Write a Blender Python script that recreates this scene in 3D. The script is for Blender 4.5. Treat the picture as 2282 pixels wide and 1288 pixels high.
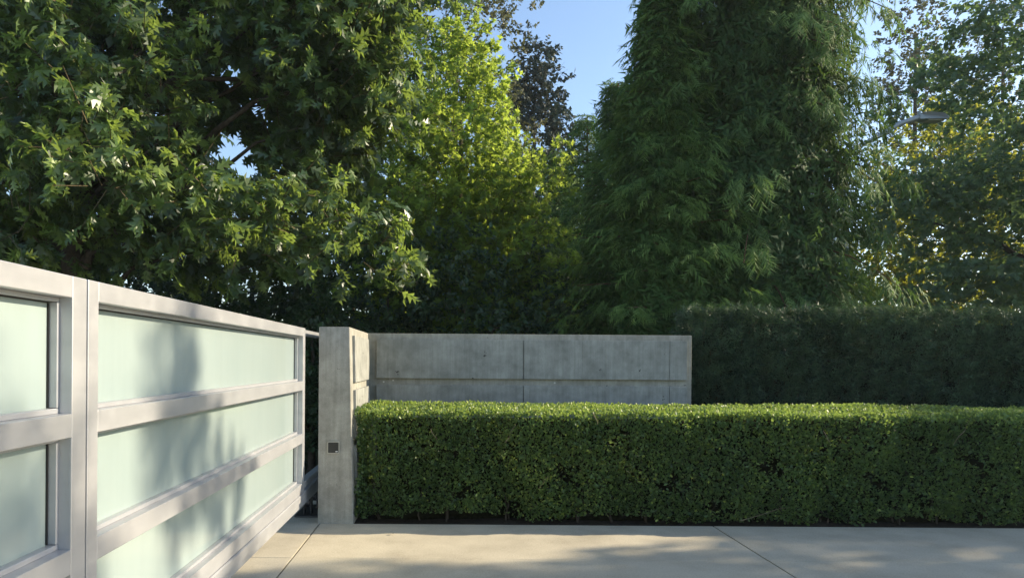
import bpy, bmesh, math, random
import numpy as np
from mathutils import Vector, Matrix

random.seed(7)
rng = np.random.default_rng(11)
S = bpy.context.scene
C = S.collection
for o in list(bpy.data.objects):
    bpy.data.objects.remove(o)

# ------------------------------------------------------------------ camera
EYE, FPX, VX, VY, ROLL = 1.5, 1550.0, 1000.0, 803.0, 0.007
W, H = 2282.0, 1288.0
cd = bpy.data.cameras.new('camera')
cam = bpy.data.objects.new('camera', cd)
C.objects.link(cam)
cam.location = (0, 0, EYE)
cam.rotation_euler = (Matrix.Rotation(math.pi/2, 3, 'X') @ Matrix.Rotation(ROLL, 3, 'Z')).to_euler()
cd.sensor_width = 36
cd.lens = 36*FPX/W
cd.shift_x = (W/2-VX)/W
cd.shift_y = (VY-H/2)/W
cd.clip_start, cd.clip_end = 0.05, 1500
S.camera = cam

# ------------------------------------------------------------------ light
SUN = Vector((2.05, 0.42, 1.0)).normalized()
EL = math.asin(SUN.z)
AZ = math.atan2(SUN.x, SUN.y)
w = bpy.data.worlds.new('World')
S.world = w
w.use_nodes = True
nt = w.node_tree
bg = nt.nodes['Background']
sky = nt.nodes.new('ShaderNodeTexSky')
sky.sky_type = 'NISHITA'
sky.sun_disc = False
sky.sun_elevation = EL
sky.sun_rotation = AZ
sky.air_density = 1.0
sky.dust_density = 0.6
sky.ozone_density = 1.6
nt.links.new(sky.outputs[0], bg.inputs[0])
bg.inputs[1].default_value = 0.135
sl = bpy.data.lights.new('sun', 'SUN')
sl.energy = 5.0
sl.angle = math.radians(0.55)
sl.color = (1.0, 0.85, 0.62)
sun = bpy.data.objects.new('sun', sl)
C.objects.link(sun)
sun.rotation_euler = SUN.to_track_quat('Z', 'Y').to_euler()
sun.location = (10, 2, 12)
S.view_settings.view_transform = 'Standard'
S.view_settings.look = 'None'
S.view_settings.gamma = 1
S.view_settings.use_curve_mapping = False
S.view_settings.exposure = 1.0


# ------------------------------------------------------------------ helpers
def at(px, py, Y):
    """pixel of the photograph at depth Y -> point in the place"""
    dx, dy = px-VX, py-VY
    dx, dy = dx+dy*ROLL, dy-dx*ROLL
    return Vector((dx/FPX*Y, Y, EYE-dy/FPX*Y))


def tag(o, label=None, cat=None, group=None, kind=None):
    for k, v in (('label', label), ('category', cat), ('group', group), ('kind', kind)):
        if v:
            o[k] = v
    return o


def empty(name, loc=(0, 0, 0)):
    o = bpy.data.objects.new(name, None)
    o.empty_display_size = 0.2
    C.objects.link(o)
    o.location = loc
    return o


def world_of(o):
    m = o.matrix_basis.copy()
    if o.parent:
        m = world_of(o.parent) @ o.matrix_parent_inverse @ m
    return m


def link(name, me, mat, parent=None):
    """mesh in world coordinates, parented without moving it"""
    o = bpy.data.objects.new(name, me)
    C.objects.link(o)
    if mat and len(me.materials) == 0:
        me.materials.append(mat)
    if parent:
        o.parent = parent
        o.matrix_parent_inverse = world_of(parent).inverted()
    return o


def bm_obj(name, bm, mat, parent=None, smooth=False):
    me = bpy.data.meshes.new(name)
    bm.normal_update()
    bm.to_mesh(me)
    bm.free()
    if smooth:
        for p in me.polygons:
            p.use_smooth = True
    return link(name, me, mat, parent)


def add_box(bm, x0, x1, y0, y1, z0, z1, bev=0.0, seg=1):
    vs = [bm.verts.new(p) for p in ((x0, y0, z0), (x1, y0, z0), (x1, y1, z0), (x0, y1, z0),
                                    (x0, y0, z1), (x1, y0, z1), (x1, y1, z1), (x0, y1, z1))]
    fs = [bm.faces.new([vs[i] for i in f]) for f in
          ((3, 2, 1, 0), (4, 5, 6, 7), (0, 1, 5, 4), (1, 2, 6, 5), (2, 3, 7, 6), (3, 0, 4, 7))]
    if bev:
        es = list({e for f in fs for e in f.edges})
        bmesh.ops.bevel(bm, geom=es, offset=bev, segments=seg, profile=0.5, affect='EDGES')
    return vs


def box(name, x0, x1, y0, y1, z0, z1, mat, parent=None, bev=0.0, seg=1):
    bm = bmesh.new()
    add_box(bm, x0, x1, y0, y1, z0, z1, bev, seg)
    return bm_obj(name, bm, mat, parent)


def hexa(name, pts, mat, parent=None, bev=0.0):
    bm = bmesh.new()
    vs = [bm.verts.new(p) for p in pts]
    for f in ((3, 2, 1, 0), (4, 5, 6, 7), (0, 1, 5, 4), (1, 2, 6, 5), (2, 3, 7, 6), (3, 0, 4, 7)):
        bm.faces.new([vs[i] for i in f])
    if bev:
        bmesh.ops.bevel(bm, geom=list(bm.edges), offset=bev, segments=2, profile=0.5, affect='EDGES')
    return bm_obj(name, bm, mat, parent)


def cyl(name, c, r, depth, axis, mat, parent=None, n=20):
    bm = bmesh.new()
    m = Vector(axis).to_track_quat('Z', 'Y').to_matrix().to_4x4()
    m.translation = Vector(c)
    bmesh.ops.create_cone(bm, cap_ends=True, segments=n, radius1=r, radius2=r, depth=depth, matrix=m)
    return bm_obj(name, bm, mat, parent)


def np_mesh(name, V, F, attr=None, smooth=False):
    """V (n,3) floats, F (m,k) ints"""
    me = bpy.data.meshes.new(name)
    V = np.asarray(V, dtype=np.float32)
    F = np.asarray(F, dtype=np.int32)
    m, k = F.shape
    me.vertices.add(len(V))
    me.vertices.foreach_set('co', V.ravel())
    me.loops.add(m*k)
    me.loops.foreach_set('vertex_index', F.ravel())
    me.polygons.add(m)
    me.polygons.foreach_set('loop_start', np.arange(0, m*k, k, dtype=np.int32))
    if smooth:
        me.polygons.foreach_set('use_smooth', np.ones(m, dtype=bool))
    if attr is not None:
        a = me.attributes.new('tone', 'FLOAT', 'POINT')
        a.data.foreach_set('value', np.asarray(attr, dtype=np.float32))
    me.update(calc_edges=True)
    return me


def norm(a):
    return a/np.maximum(np.linalg.norm(a, axis=-1, keepdims=True), 1e-9)


def frames(d, up):
    x = norm(d)
    s = norm(np.cross(up, x))
    n = np.cross(x, s)
    return x, s, n


def scatter(T, F, P, d, up, size, width=None):
    """copy a template (T verts, F tris) to every P"""
    x, s, n = frames(d, up)
    size = np.asarray(size)[:, None, None]
    wd = size if width is None else size*np.asarray(width)[:, None, None]
    V = (P[:, None, :] + size*T[None, :, 0:1]*x[:, None, :] + wd*T[None, :, 1:2]*s[:, None, :]
         + size*T[None, :, 2:3]*n[:, None, :])
    k = len(T)
    FF = F[None, :, :] + (np.arange(len(P))*k)[:, None, None]
    return V.reshape(-1, 3), FF.reshape(-1, F.shape[1])


def tubes(paths, sides=5):
    """paths: list of arrays (n,4) x y z r -> V,F (quads)"""
    VV, FF, base = [], [], 0
    ang = np.arange(sides)*2*math.pi/sides
    for p in paths:
        p = np.asarray(p, dtype=float)
        t = norm(np.gradient(p[:, :3], axis=0))
        ref = np.where(np.abs(t[:, 2:3]) > 0.9, np.array([[1.0, 0, 0]]), np.array([[0, 0, 1.0]]))
        a = norm(np.cross(t, ref))
        b = np.cross(t, a)
        ring = p[:, None, :3] + p[:, None, 3:4]*(np.cos(ang)[None, :, None]*a[:, None, :]
                                                + np.sin(ang)[None, :, None]*b[:, None, :])
        VV.append(ring.reshape(-1, 3))
        n = len(p)
        i = np.arange(n-1)[:, None]*sides
        j = np.arange(sides)[None, :]
        k = (j+1) % sides
        q = np.stack([i+j, i+k, i+sides+k, i+sides+j], axis=-1).reshape(-1, 4)+base
        FF.append(q)
        base += n*sides
    return np.concatenate(VV), np.concatenate(FF)


def tube_obj(name, paths, mat, parent=None, sides=6):
    V, F = tubes(paths, sides)
    return link(name, np_mesh(name, V, F, smooth=True), mat, parent)


def curve(p0, p1, r0, r1, n=6, sag=0.0, wob=0.0):
    t = np.linspace(0, 1, n)[:, None]
    p0, p1 = np.array(p0, float), np.array(p1, float)
    P = p0+(p1-p0)*t
    P[:, 2:3] += sag*4*t*(1-t)
    L = np.linalg.norm(p1-p0)
    P[1:-1] += rng.normal(0, wob*L, (n-2, 3))
    r = r0+(r1-r0)*t
    return np.concatenate([P, r], axis=1)


# ------------------------------------------------------------------ materials
def new_mat(name):
    m = bpy.data.materials.new(name)
    m.use_nodes = True
    t = m.node_tree
    return m, t, t.nodes['Principled BSDF'], t.nodes['Material Output']


def N(t, kind, **kw):
    n = t.nodes.new(kind)
    for k, v in kw.items():
        setattr(n, k, v)
    return n


def ramp(t, stops):
    r = N(t, 'ShaderNodeValToRGB')
    els = r.color_ramp.elements
    while len(els) < len(stops):
        els.new(0.5)
    for e, (p, c) in zip(els, stops):
        e.position = p
        e.color = (*c, 1) if len(c) == 3 else c
    return r


def noise(t, vec, scale, detail=4, rough=0.55):
    n = N(t, 'ShaderNodeTexNoise')
    n.inputs['Scale'].default_value = scale
    n.inputs['Detail'].default_value = detail
    n.inputs['Roughness'].default_value = rough
    t.links.new(vec, n.inputs['Vector'])
    return n


def mixc(t, fac, a, b, mode='MIX'):
    m = N(t, 'ShaderNodeMix', data_type='RGBA', blend_type=mode)
    for sock, v in ((m.inputs[0], fac), (m.inputs[6], a), (m.inputs[7], b)):
        if hasattr(v, 'is_output'):
            t.links.new(v, sock)
        else:
            sock.default_value = v if not isinstance(v, tuple) else (*v, 1)
    return m.outputs[2]


def scaled(t, vec, sc):
    mp = N(t, 'ShaderNodeMapping')
    mp.inputs['Scale'].default_value = sc
    t.links.new(vec, mp.inputs['Vector'])
    return mp.outputs[0]


def concrete(name, lo, hi, streak=True, holes=True, grain=180, hole_scale=9):
    m, t, b, out = new_mat(name)
    g = N(t, 'ShaderNodeNewGeometry').outputs['Position']
    big = noise(t, g, 2.2, 6, 0.6)
    c1 = ramp(t, [(0.30, lo), (0.72, hi)])
    t.links.new(big.outputs['Fac'], c1.inputs[0])
    col = c1.outputs[0]
    if not streak:
        bl = noise(t, g, 1.1, 7, 0.65)
        br = ramp(t, [(0.30, (0.86, 0.86, 0.86)), (0.50, (1.0, 1.0, 1.0)), (0.72, (1.05, 1.05, 1.05))])
        t.links.new(bl.outputs['Fac'], br.inputs[0])
        col = mixc(t, 0.9, col, br.outputs[0], 'MULTIPLY')
        vo = N(t, 'ShaderNodeTexVoronoi')
        vo.inputs['Scale'].default_value = 26
        t.links.new(g, vo.inputs['Vector'])
        sp = N(t, 'ShaderNodeMath', operation='LESS_THAN')
        t.links.new(vo.outputs['Distance'], sp.inputs[0])
        sp.inputs[1].default_value = 0.075
        col = mixc(t, sp.outputs[0], col, (0.20, 0.17, 0.13))
    if streak:
        st = noise(t, scaled(t, g, (26, 26, 1.1)), 1.0, 5, 0.65)
        sr = ramp(t, [(0.30, (0.74, 0.73, 0.70)), (0.62, (1.06, 1.05, 1.03))])
        t.links.new(st.outputs['Fac'], sr.inputs[0])
        col = mixc(t, 0.75, col, sr.outputs[0], 'MULTIPLY')
        bl = noise(t, g, 7.0, 8, 0.7)
        br = ramp(t, [(0.34, (0.55, 0.55, 0.53)), (0.62, (1.08, 1.08, 1.08))])
        t.links.new(bl.outputs['Fac'], br.inputs[0])
        col = mixc(t, 0.6, col, br.outputs[0], 'MULTIPLY')
    gr = noise(t, g, grain, 3, 0.7)
    gramp = ramp(t, [(0.30, (0.80, 0.79, 0.77)), (0.70, (1.12, 1.12, 1.12))])
    t.links.new(gr.outputs['Fac'], gramp.inputs[0])
    col = mixc(t, 0.8, col, gramp.outputs[0], 'MULTIPLY')
    hgt = gr.outputs['Fac']
    if holes:
        vo = N(t, 'ShaderNodeTexVoronoi')
        vo.inputs['Scale'].default_value = hole_scale
        dist = noise(t, g, 30, 2)
        t.links.new(mixc(t, 0.06, g, dist.outputs['Color'], 'LINEAR_LIGHT'), vo.inputs['Vector'])
        sep = N(t, 'ShaderNodeSeparateColor')
        t.links.new(vo.outputs['Color'], sep.inputs[0])
        # hole radius differs per cell, most cells have none
        rad = N(t, 'ShaderNodeMapRange')
        rad.inputs[1].default_value, rad.inputs[2].default_value = 0.72, 1.0
        rad.inputs[3].default_value, rad.inputs[4].default_value = 0.0, 0.15
        t.links.new(sep.outputs[0], rad.inputs[0])
        lt = N(t, 'ShaderNodeMath', operation='LESS_THAN')
        t.links.new(vo.outputs['Distance'], lt.inputs[0])
        t.links.new(rad.outputs[0], lt.inputs[1])
        col = mixc(t, lt.outputs[0], col, (0.05, 0.048, 0.045))
    t.links.new(col, b.inputs['Base Color'])
    b.inputs['Roughness'].default_value = 0.85
    b.inputs['Specular IOR Level'].default_value = 0.3
    bp = N(t, 'ShaderNodeBump')
    bp.inputs['Strength'].default_value = 0.25
    bp.inputs['Distance'].default_value = 0.004
    t.links.new(hgt, bp.inputs['Height'])
    t.links.new(bp.outputs[0], b.inputs['Normal'])
    return m


M = {}
M['concrete'] = concrete('board_cast_concrete', (0.30, 0.295, 0.265), (0.40, 0.395, 0.36))
M['panel'] = concrete('panel_concrete', (0.265, 0.275, 0.265), (0.375, 0.385, 0.37), hole_scale=7)
M['slab'] = concrete('sandblasted_slab', (0.42, 0.375, 0.285), (0.51, 0.46, 0.355), streak=False, holes=False, grain=75)


def simple(name, col, rough=0.6, metal=0.0, spec=0.5, var=0.0, vscale=20.0, bump=0.0):
    m, t, b, out = new_mat(name)
    b.inputs['Base Color'].default_value = (*col, 1)
    b.inputs['Roughness'].default_value = rough
    b.inputs['Metallic'].default_value = metal
    b.inputs['Specular IOR Level'].default_value = spec
    if var:
        g = N(t, 'ShaderNodeNewGeometry').outputs['Position']
        n = noise(t, g, vscale, 6, 0.6)
        r = ramp(t, [(0.3, tuple(c*(1-var) for c in col)), (0.7, tuple(min(1, c*(1+var)) for c in col))])
        t.links.new(n.outputs['Fac'], r.inputs[0])
        t.links.new(r.outputs[0], b.inputs['Base Color'])
        if bump:
            bp = N(t, 'ShaderNodeBump')
            bp.inputs['Strength'].default_value = bump
            bp.inputs['Distance'].default_value = 0.02
            t.links.new(n.outputs['Fac'], bp.inputs['Height'])
            t.links.new(bp.outputs[0], b.inputs['Normal'])
    return m


def gate_paint():
    m, t, b, out = new_mat('silver_powder_coat')
    g = N(t, 'ShaderNodeNewGeometry').outputs['Position']
    n = noise(t, scaled(t, g, (3, 1, 6)), 2.0, 6, 0.6)
    r = ramp(t, [(0.3, (0.42, 0.43, 0.455)), (0.7, (0.49, 0.50, 0.52))])
    t.links.new(n.outputs['Fac'], r.inputs[0])
    t.links.new(r.outputs[0], b.inputs['Base Color'])
    r2 = ramp(t, [(0.3, (0.30,)*3), (0.7, (0.45,)*3)])
    n2 = noise(t, g, 9.0, 6, 0.65)
    t.links.new(n2.outputs['Fac'], r2.inputs[0])
    t.links.new(r2.outputs[0], b.inputs['Roughness'])
    b.inputs['Metallic'].default_value = 0.45
    return m


def frosted():
    m, t, b, out = new_mat('frosted_glass')
    g = N(t, 'ShaderNodeNewGeometry').outputs['Position']
    n = noise(t, g, 1.3, 5, 0.55)
    r = ramp(t, [(0.3, (0.335, 0.415, 0.415)), (0.7, (0.375, 0.45, 0.445))])
    t.links.new(n.outputs['Fac'], r.inputs[0])
    st = noise(t, scaled(t, g, (1, 9, 0.7)), 2.0, 6, 0.7)
    sr = ramp(t, [(0.35, (0.965, 0.965, 0.965)), (0.65, (1.01, 1.01, 1.01))])
    t.links.new(st.outputs['Fac'], sr.inputs[0])
    rr = ramp(t, [(0.3, (0.03,)*3), (0.75, (0.16,)*3)])
    t.links.new(st.outputs['Fac'], rr.inputs[0])
    t.links.new(rr.outputs[0], b.inputs['Coat Roughness'])
    b.inputs['Roughness'].default_value = 0.75
    b.inputs['Specular IOR Level'].default_value = 0.1
    b.inputs['Coat Weight'].default_value = 1.0
    b.inputs['Coat IOR'].default_value = 1.5
    t.links.new(mixc(t, 1.0, r.outputs[0], sr.outputs[0], 'MULTIPLY'), b.inputs['Base Color'])
    tr = N(t, 'ShaderNodeBsdfTranslucent')
    tr.inputs[0].default_value = (0.34, 0.48, 0.45, 1)
    mx = N(t, 'ShaderNodeMixShader')
    mx.inputs[0].default_value = 0.22
    t.links.new(b.outputs[0], mx.inputs[1])
    t.links.new(tr.outputs[0], mx.inputs[2])
    t.links.new(mx.outputs[0], out.inputs[0])
    return m


def leaf_mat(name, dark, light, trans, tfac=0.35, rough=0.45, spec=0.5, lit_tips=None):
    """tone attribute picks between dark and light leaf colours"""
    m, t, b, out = new_mat(name)
    a = N(t, 'ShaderNodeAttribute', attribute_name='tone')
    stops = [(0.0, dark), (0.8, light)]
    if lit_tips:
        stops.append((1.0, lit_tips))
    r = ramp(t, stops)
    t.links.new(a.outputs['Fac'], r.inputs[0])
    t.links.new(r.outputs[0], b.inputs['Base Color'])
    b.inputs['Roughness'].default_value = rough
    b.inputs['Specular IOR Level'].default_value = spec
    tr = N(t, 'ShaderNodeBsdfTranslucent')
    c = ramp(t, [(0.0, tuple(x*0.6 for x in trans)), (1.0, trans)])
    t.links.new(a.outputs['Fac'], c.inputs[0])
    t.links.new(c.outputs[0], tr.inputs[0])
    mx = N(t, 'ShaderNodeMixShader')
    mx.inputs[0].default_value = tfac
    t.links.new(b.outputs[0], mx.inputs[1])
    t.links.new(tr.outputs[0], mx.inputs[2])
    t.links.new(mx.outputs[0], out.inputs[0])
    return m


M['gate'] = gate_paint()
M['glass'] = frosted()
M['galv'] = simple('dark_steel', (0.07, 0.07, 0.075), 0.45, 0.8, var=0.2, vscale=30)
M['dark_rubber'] = simple('dark_gasket', (0.02, 0.02, 0.02), 0.7)
M['soil'] = simple('dark_mulch', (0.045, 0.035, 0.026), 0.95, spec=0.1, var=0.5, vscale=35, bump=0.8)
M['lawn'] = simple('rough_grass', (0.035, 0.055, 0.018), 0.9, spec=0.2, var=0.4, vscale=6)
M['road'] = simple('asphalt', (0.05, 0.05, 0.05), 0.9, var=0.25, vscale=60)
M['bark'] = simple('grey_brown_bark', (0.085, 0.068, 0.052), 0.95, spec=0.1, var=0.45, vscale=14, bump=0.8)
M['redbark'] = simple('reddish_bark', (0.11, 0.062, 0.038), 0.95, spec=0.1, var=0.4, vscale=14, bump=0.6)
M['twig'] = simple('green_brown_twig', (0.11, 0.085, 0.045), 0.8, spec=0.2, var=0.3, vscale=20)
M['paletwig'] = simple('pale_dry_twig', (0.28, 0.22, 0.14), 0.85, spec=0.2, var=0.3, vscale=20)
M['core'] = simple('inner_shade', (0.018, 0.018, 0.010), 1.0, spec=0.0, var=0.6, vscale=40)  # colours the solid cores that stand for shade inside the hedges
M['black_face'] = simple('black_reader_face', (0.018, 0.018, 0.018), 0.35)
M['rim'] = simple('brushed_rim', (0.42, 0.41, 0.38), 0.35, 0.7)
M['white'] = simple('white_print', (0.8, 0.8, 0.8), 0.6)
M['plug'] = simple('pale_mortar_plug', (0.62, 0.61, 0.57), 0.9)
M['lamp_grey'] = simple('lamp_grey', (0.36, 0.39, 0.42), 0.4, 0.2)
M['lens'] = simple('lamp_lens', (0.5, 0.5, 0.46), 0.3)
M['deadleaf'] = simple('dead_leaf', (0.06, 0.035, 0.018), 0.8)
M['oak'] = leaf_mat('oak_leaf', (0.014, 0.036, 0.017), (0.060, 0.108, 0.034), (0.40, 0.56, 0.09), 0.34, 0.40, 0.7, lit_tips=(0.18, 0.245, 0.05))
M['maple'] = leaf_mat('maple_leaf', (0.056, 0.120, 0.034), (0.150, 0.220, 0.055), (0.66, 0.84, 0.12), 0.54, 0.5, 0.3)
M['golden'] = leaf_mat('golden_leaf', (0.08, 0.11, 0.030), (0.14, 0.17, 0.035), (0.52, 0.54, 0.06), 0.48, 0.5, 0.35)
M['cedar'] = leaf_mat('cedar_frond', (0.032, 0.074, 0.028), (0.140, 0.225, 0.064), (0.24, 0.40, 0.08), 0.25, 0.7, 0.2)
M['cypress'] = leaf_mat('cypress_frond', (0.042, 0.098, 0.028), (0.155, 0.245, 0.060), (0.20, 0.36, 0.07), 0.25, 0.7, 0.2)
M['box'] = leaf_mat('boxwood_leaf', (0.024, 0.062, 0.024), (0.115, 0.190, 0.060), (0.42, 0.58, 0.10), 0.28, 0.46, 0.45, lit_tips=(0.34, 0.40, 0.09))
M['yew'] = leaf_mat('yew_needle', (0.016, 0.044, 0.030), (0.100, 0.165, 0.090), (0.11, 0.17, 0.06), 0.15, 0.55, 0.3)
M['poplar'] = leaf_mat('poplar_leaf', (0.045, 0.060, 0.036), (0.085, 0.090, 0.050), (0.18, 0.19, 0.06), 0.3, 0.5, 0.4)
M['aspen'] = leaf_mat('shaded_aspen_leaf', (0.026, 0.044, 0.042), (0.044, 0.068, 0.058), (0.05, 0.08, 0.05), 0.15, 0.6, 0.3)  # the tree's shade is put into this dark, bluish leaf colour
M['shade_oak'] = leaf_mat('pin_oak_leaf', (0.075, 0.130, 0.085), (0.135, 0.195, 0.115), (0.30, 0.46, 0.12), 0.34, 0.55, 0.35)
M['shrub'] = leaf_mat('shrub_leaf', (0.020, 0.046, 0.024), (0.045, 0.086, 0.034), (0.12, 0.20, 0.04), 0.25, 0.45, 0.4)

# ------------------------------------------------------------------ ground
g = box('ground', -70, 90, -25, 130, -0.6, -0.13, M['lawn'])
tag(g, kind='structure')
soil = box('planting_bed', -6, 14, 6.40, 9.5, -0.4, -0.015, M['soil'])
tag(soil, kind='structure')
bed = box('driveway_base', -9, 12, -4, 6.395, -0.35, -0.08, M['soil'])
tag(bed, 'dark bedding under the driveway slabs', kind='structure')

pav = empty('driveway', (0, 5, 0))
tag(pav, 'pale sandblasted concrete driveway slabs in front of the hedge', kind='structure')
xs = [-8.39, -4.78, -1.173, 2.436, 6.05, 9.66]
ys = [-3.8, -1.5, 0.8, 3.05, 5.27, 6.38]
for i in range(len(xs)-1):
    for j in range(len(ys)-1):
        g0 = 0.007
        gy = 0.0032
        dz = random.uniform(-0.0012, 0.0012)
        box('slab', xs[i]+g0, xs[i+1]-g0, ys[j]+gy, ys[j+1]-gy, -0.12, dz, M['slab'], pav, bev=0.0015)

# ------------------------------------------------------------------ concrete pillar with return
PF, WF = 6.38, 7.85            # pillar front, wall front
WT = 1.80


def side_x(z):
    return -0.868-0.0245*z


pil = empty('concrete_pillar', (-1.04, 6.4, 0))
tag(pil, 'raw concrete gate pillar with panelled side beside the frosted gate', 'pillar')
xl = -1.192
hexa('shaft', [(xl, PF, -0.3), (side_x(0)+0.007, PF, -0.3), (side_x(0)+0.007, 8.1, -0.3), (xl, 8.1, -0.3),
               (xl, PF, WT), (side_x(WT), PF, WT), (side_x(WT), 8.1, WT), (xl, 8.1, WT)], M['concrete'], pil, bev=0.006)
ROWS = [(1.285, 1.728), (0.760, 1.215), (0.230, 0.700)]
for z0, z1 in ROWS:
    a0, a1 = side_x(z0), side_x(z1)
    p = 0.026
    hexa('panel', [(a0-0.05, 6.55, z0), (a0+p, 6.55, z0), (a0+p, 7.70, z0), (a0-0.05, 7.70, z0),
                   (a1-0.05, 6.55, z1), (a1+p, 6.55, z1), (a1+p, 7.70, z1), (a1-0.05, 7.70, z1)], M['panel'], pil, bev=0.004)

# intercom
ic = at(743.5, 996.5, PF)
inter = empty('intercom', (ic.x, PF, ic.z))
tag(inter, 'small square black card reader with metal rim on the concrete pillar', 'intercom')


def rounded_square(s, r, y0, y1, n=6):
    bm = bmesh.new()
    ring = []
    for cx, cz, a0 in ((s-r, s-r, 0), (-s+r, s-r, 90), (-s+r, -s+r, 180), (s-r, -s+r, 270)):
        for k in range(n):
            a = math.radians(a0+90*k/(n-1))
            ring.append((cx+r*math.cos(a), cz+r*math.sin(a)))
    f = [bm.verts.new((ic.x+x, y0, ic.z+z)) for x, z in ring]
    b = [bm.verts.new((ic.x+x, y1, ic.z+z)) for x, z in ring]
    bm.faces.new(f)
    bm.faces.new(b[::-1])
    m = len(f)
    for k in range(m):
        bm.faces.new((f[k], b[k], b[(k+1) % m], f[(k+1) % m]))
    bmesh.ops.recalc_face_normals(bm, faces=bm.faces)
    return bm


bm_obj('rim', rounded_square(0.0555, 0.013, PF-0.016, PF+0.01), M['rim'], inter)
face = bm_obj('face', rounded_square(0.0475, 0.006, PF-0.0195, PF-0.01), M['black_face'], inter)
box('printed_mark', ic.x+0.020, ic.x+0.040, PF-0.0205, PF-0.019, ic.z-0.039, ic.z-0.032, M['white'], face)

# ------------------------------------------------------------------ long concrete wall
X1 = 2.742
wall = empty('concrete_wall', (0.9, WF, 0))
tag(wall, 'low grey concrete wall with raised panels behind the clipped boxwood hedge', 'wall')
box('wall_body', -0.93, X1, WF, 8.10, -0.3, WT, M['concrete'], wall, bev=0.006, seg=2)
seams = [840, 1025, 1166, 1296, 1348, 1490, 1529]
gaps = [0, 0.0003, 0.0035, 0.0003, 0.0003, 0.0025, 0]
for z0, z1 in ROWS:
    for k in range(len(seams)-1):
        xa = (seams[k]-VX)/FPX*WF+gaps[k]
        xb = (seams[k+1]-VX)/FPX*WF-gaps[k+1]
        dy = random.uniform(-0.001, 0.001)
        box('panel', xa, xb, WF-0.044+dy, WF+0.02, z0+0.012, z1+0.006, M['panel'], wall, bev=0.0015)
for px, py in ((855, 850.5), (876, 847), (1236, 853)):
    p = at(px, py, WF)
    cyl('tie_plug', (p.x, WF-0.002, p.z), 0.009, 0.01, (0, 1, 0), M['plug'], wall, 10)

# ------------------------------------------------------------------ gates
GX = -1.30
Z_TOP = (1.707, 1.782)
Z_R1 = (1.225, 1.307)
Z_R2 = (0.752, 0.838)
Z_BOT = (0.305, 0.395)
DEP = 0.095


def make_gate(y0, y1, label, tail=0.0):
    r = empty('gate', (GX-0.05, (y0+y1)/2, 0.18))
    tag(r, label, 'gate', 'frosted glass gate sections')
    x0, x1 = GX-DEP, GX
    sw = 0.075
    box('stile', x0, x1, y0, y0+sw, Z_BOT[0], Z_TOP[1], M['gate'], r, 0.003, 2)
    box('stile', x0, x1, y1-sw-0.02, y1, Z_BOT[0], Z_TOP[1], M['gate'], r, 0.003, 2)
    ya, yb = y0+sw-0.001, y1-sw-0.019
    box('top_rail', x0, x1-0.0005, ya, yb, *Z_TOP, M['gate'], r, 0.003, 2)
    box('middle_rail', x0, x1-0.0005, ya, yb, *Z_R1, M['gate'], r, 0.003, 2)
    box('middle_rail', x0, x1-0.0005, ya, yb, *Z_R2, M['gate'], r, 0.003, 2)
    box('bottom_rail', x0, x1-0.0005, ya, yb, *Z_BOT, M['gate'], r, 0.003, 2)
    # two step carrying beam below the frame
    bm = bmesh.new()
    prof = [(x1+0.004, 0.303), (x1+0.010, 0.295), (x1+0.010, 0.245), (x1-0.004, 0.232), (x1-0.004, 0.186), (x1-0.012, 0.178),
            (x0+0.01, 0.178), (x0, 0.186), (x0, 0.303)]
    ye = y1 - 0.03
    a = [bm.verts.new((x, y0+0.002, z)) for x, z in prof]
    b = [bm.verts.new((x, ye, z)) for x, z in prof]
    n = len(prof)
    for k in range(n):
        bm.faces.new((a[k], a[(k+1) % n], b[(k+1) % n], b[k]))
    bm.faces.new(a[::-1])
    bm.faces.new(b)
    bmesh.ops.recalc_face_normals(bm, faces=bm.faces)
    bm_obj('carrying_beam', bm, M['gate'], r)
    for lo, hi in ((Z_R1[1], Z_TOP[0]), (Z_R2[1], Z_R1[0]), (Z_BOT[1], Z_R2[0])):
        p = box('pane', GX-0.088, GX-0.078, ya+0.004, yb-0.004, lo+0.002, hi-0.002, M['glass'], r)
        bm = bmesh.new()
        bx0, bx1, bw = GX-0.076, GX-0.044, 0.015
        add_box(bm, bx0, bx1, ya+0.002, yb-0.002, lo+0.0005, lo+bw+0.004, 0.002)
        add_box(bm, bx0, bx1, ya+0.002, yb-0.002, hi-bw, hi-0.0005, 0.002)
        add_box(bm, bx0, bx1, ya+0.0005, ya+bw, lo+bw+0.005, hi-bw-0.001, 0.002)
        add_box(bm, bx0, bx1, yb-bw, yb-0.0005, lo+bw+0.005, hi-bw-0.001, 0.002)
        bm_obj('glazing_bead', bm, M['gate'], p)
        bm = bmesh.new()
        gx0, gx1 = GX-0.0775, GX-0.072
        add_box(bm, gx0, gx1, yb-bw-0.006, yb-bw-0.0005, lo+bw+0.006, hi-bw-0.006)
        add_box(bm, gx0, gx1, ya+bw, yb-bw-0.007, hi-bw-0.0055, hi-bw-0.0005)
        bm_obj('gasket', bm, M['dark_rubber'], p)
    if tail:
        box('tail_rail', x0+0.01, x1-0.012, y1+0.001, y1+tail, Z_TOP[0]+0.012, Z_TOP[1]-0.012, M['gate'], r, 0.003)
        box('tail_rail', x0+0.01, x1-0.012, y1+0.001, y1+tail, Z_BOT[0]+0.02, Z_BOT[1]-0.01, M['gate'], r, 0.003)
        box('tail_beam', x0+0.005, x1-0.006, ye+0.001, y1+tail, 0.180, 0.30, M['gate'], r, 0.003)
        box('tail_post', x0+0.01, x1-0.012, y1+tail+0.001, y1+tail+0.08, 0.20, Z_TOP[1]-0.012, M['gate'], r, 0.003)
    return r


make_gate(2.507, 6.300, 'silver framed gate section with three long frosted panes ending at the pillar', tail=1.75)
make_gate(-1.36, 2.497, 'nearest silver framed frosted gate section, cut off by the left edge')
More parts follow.
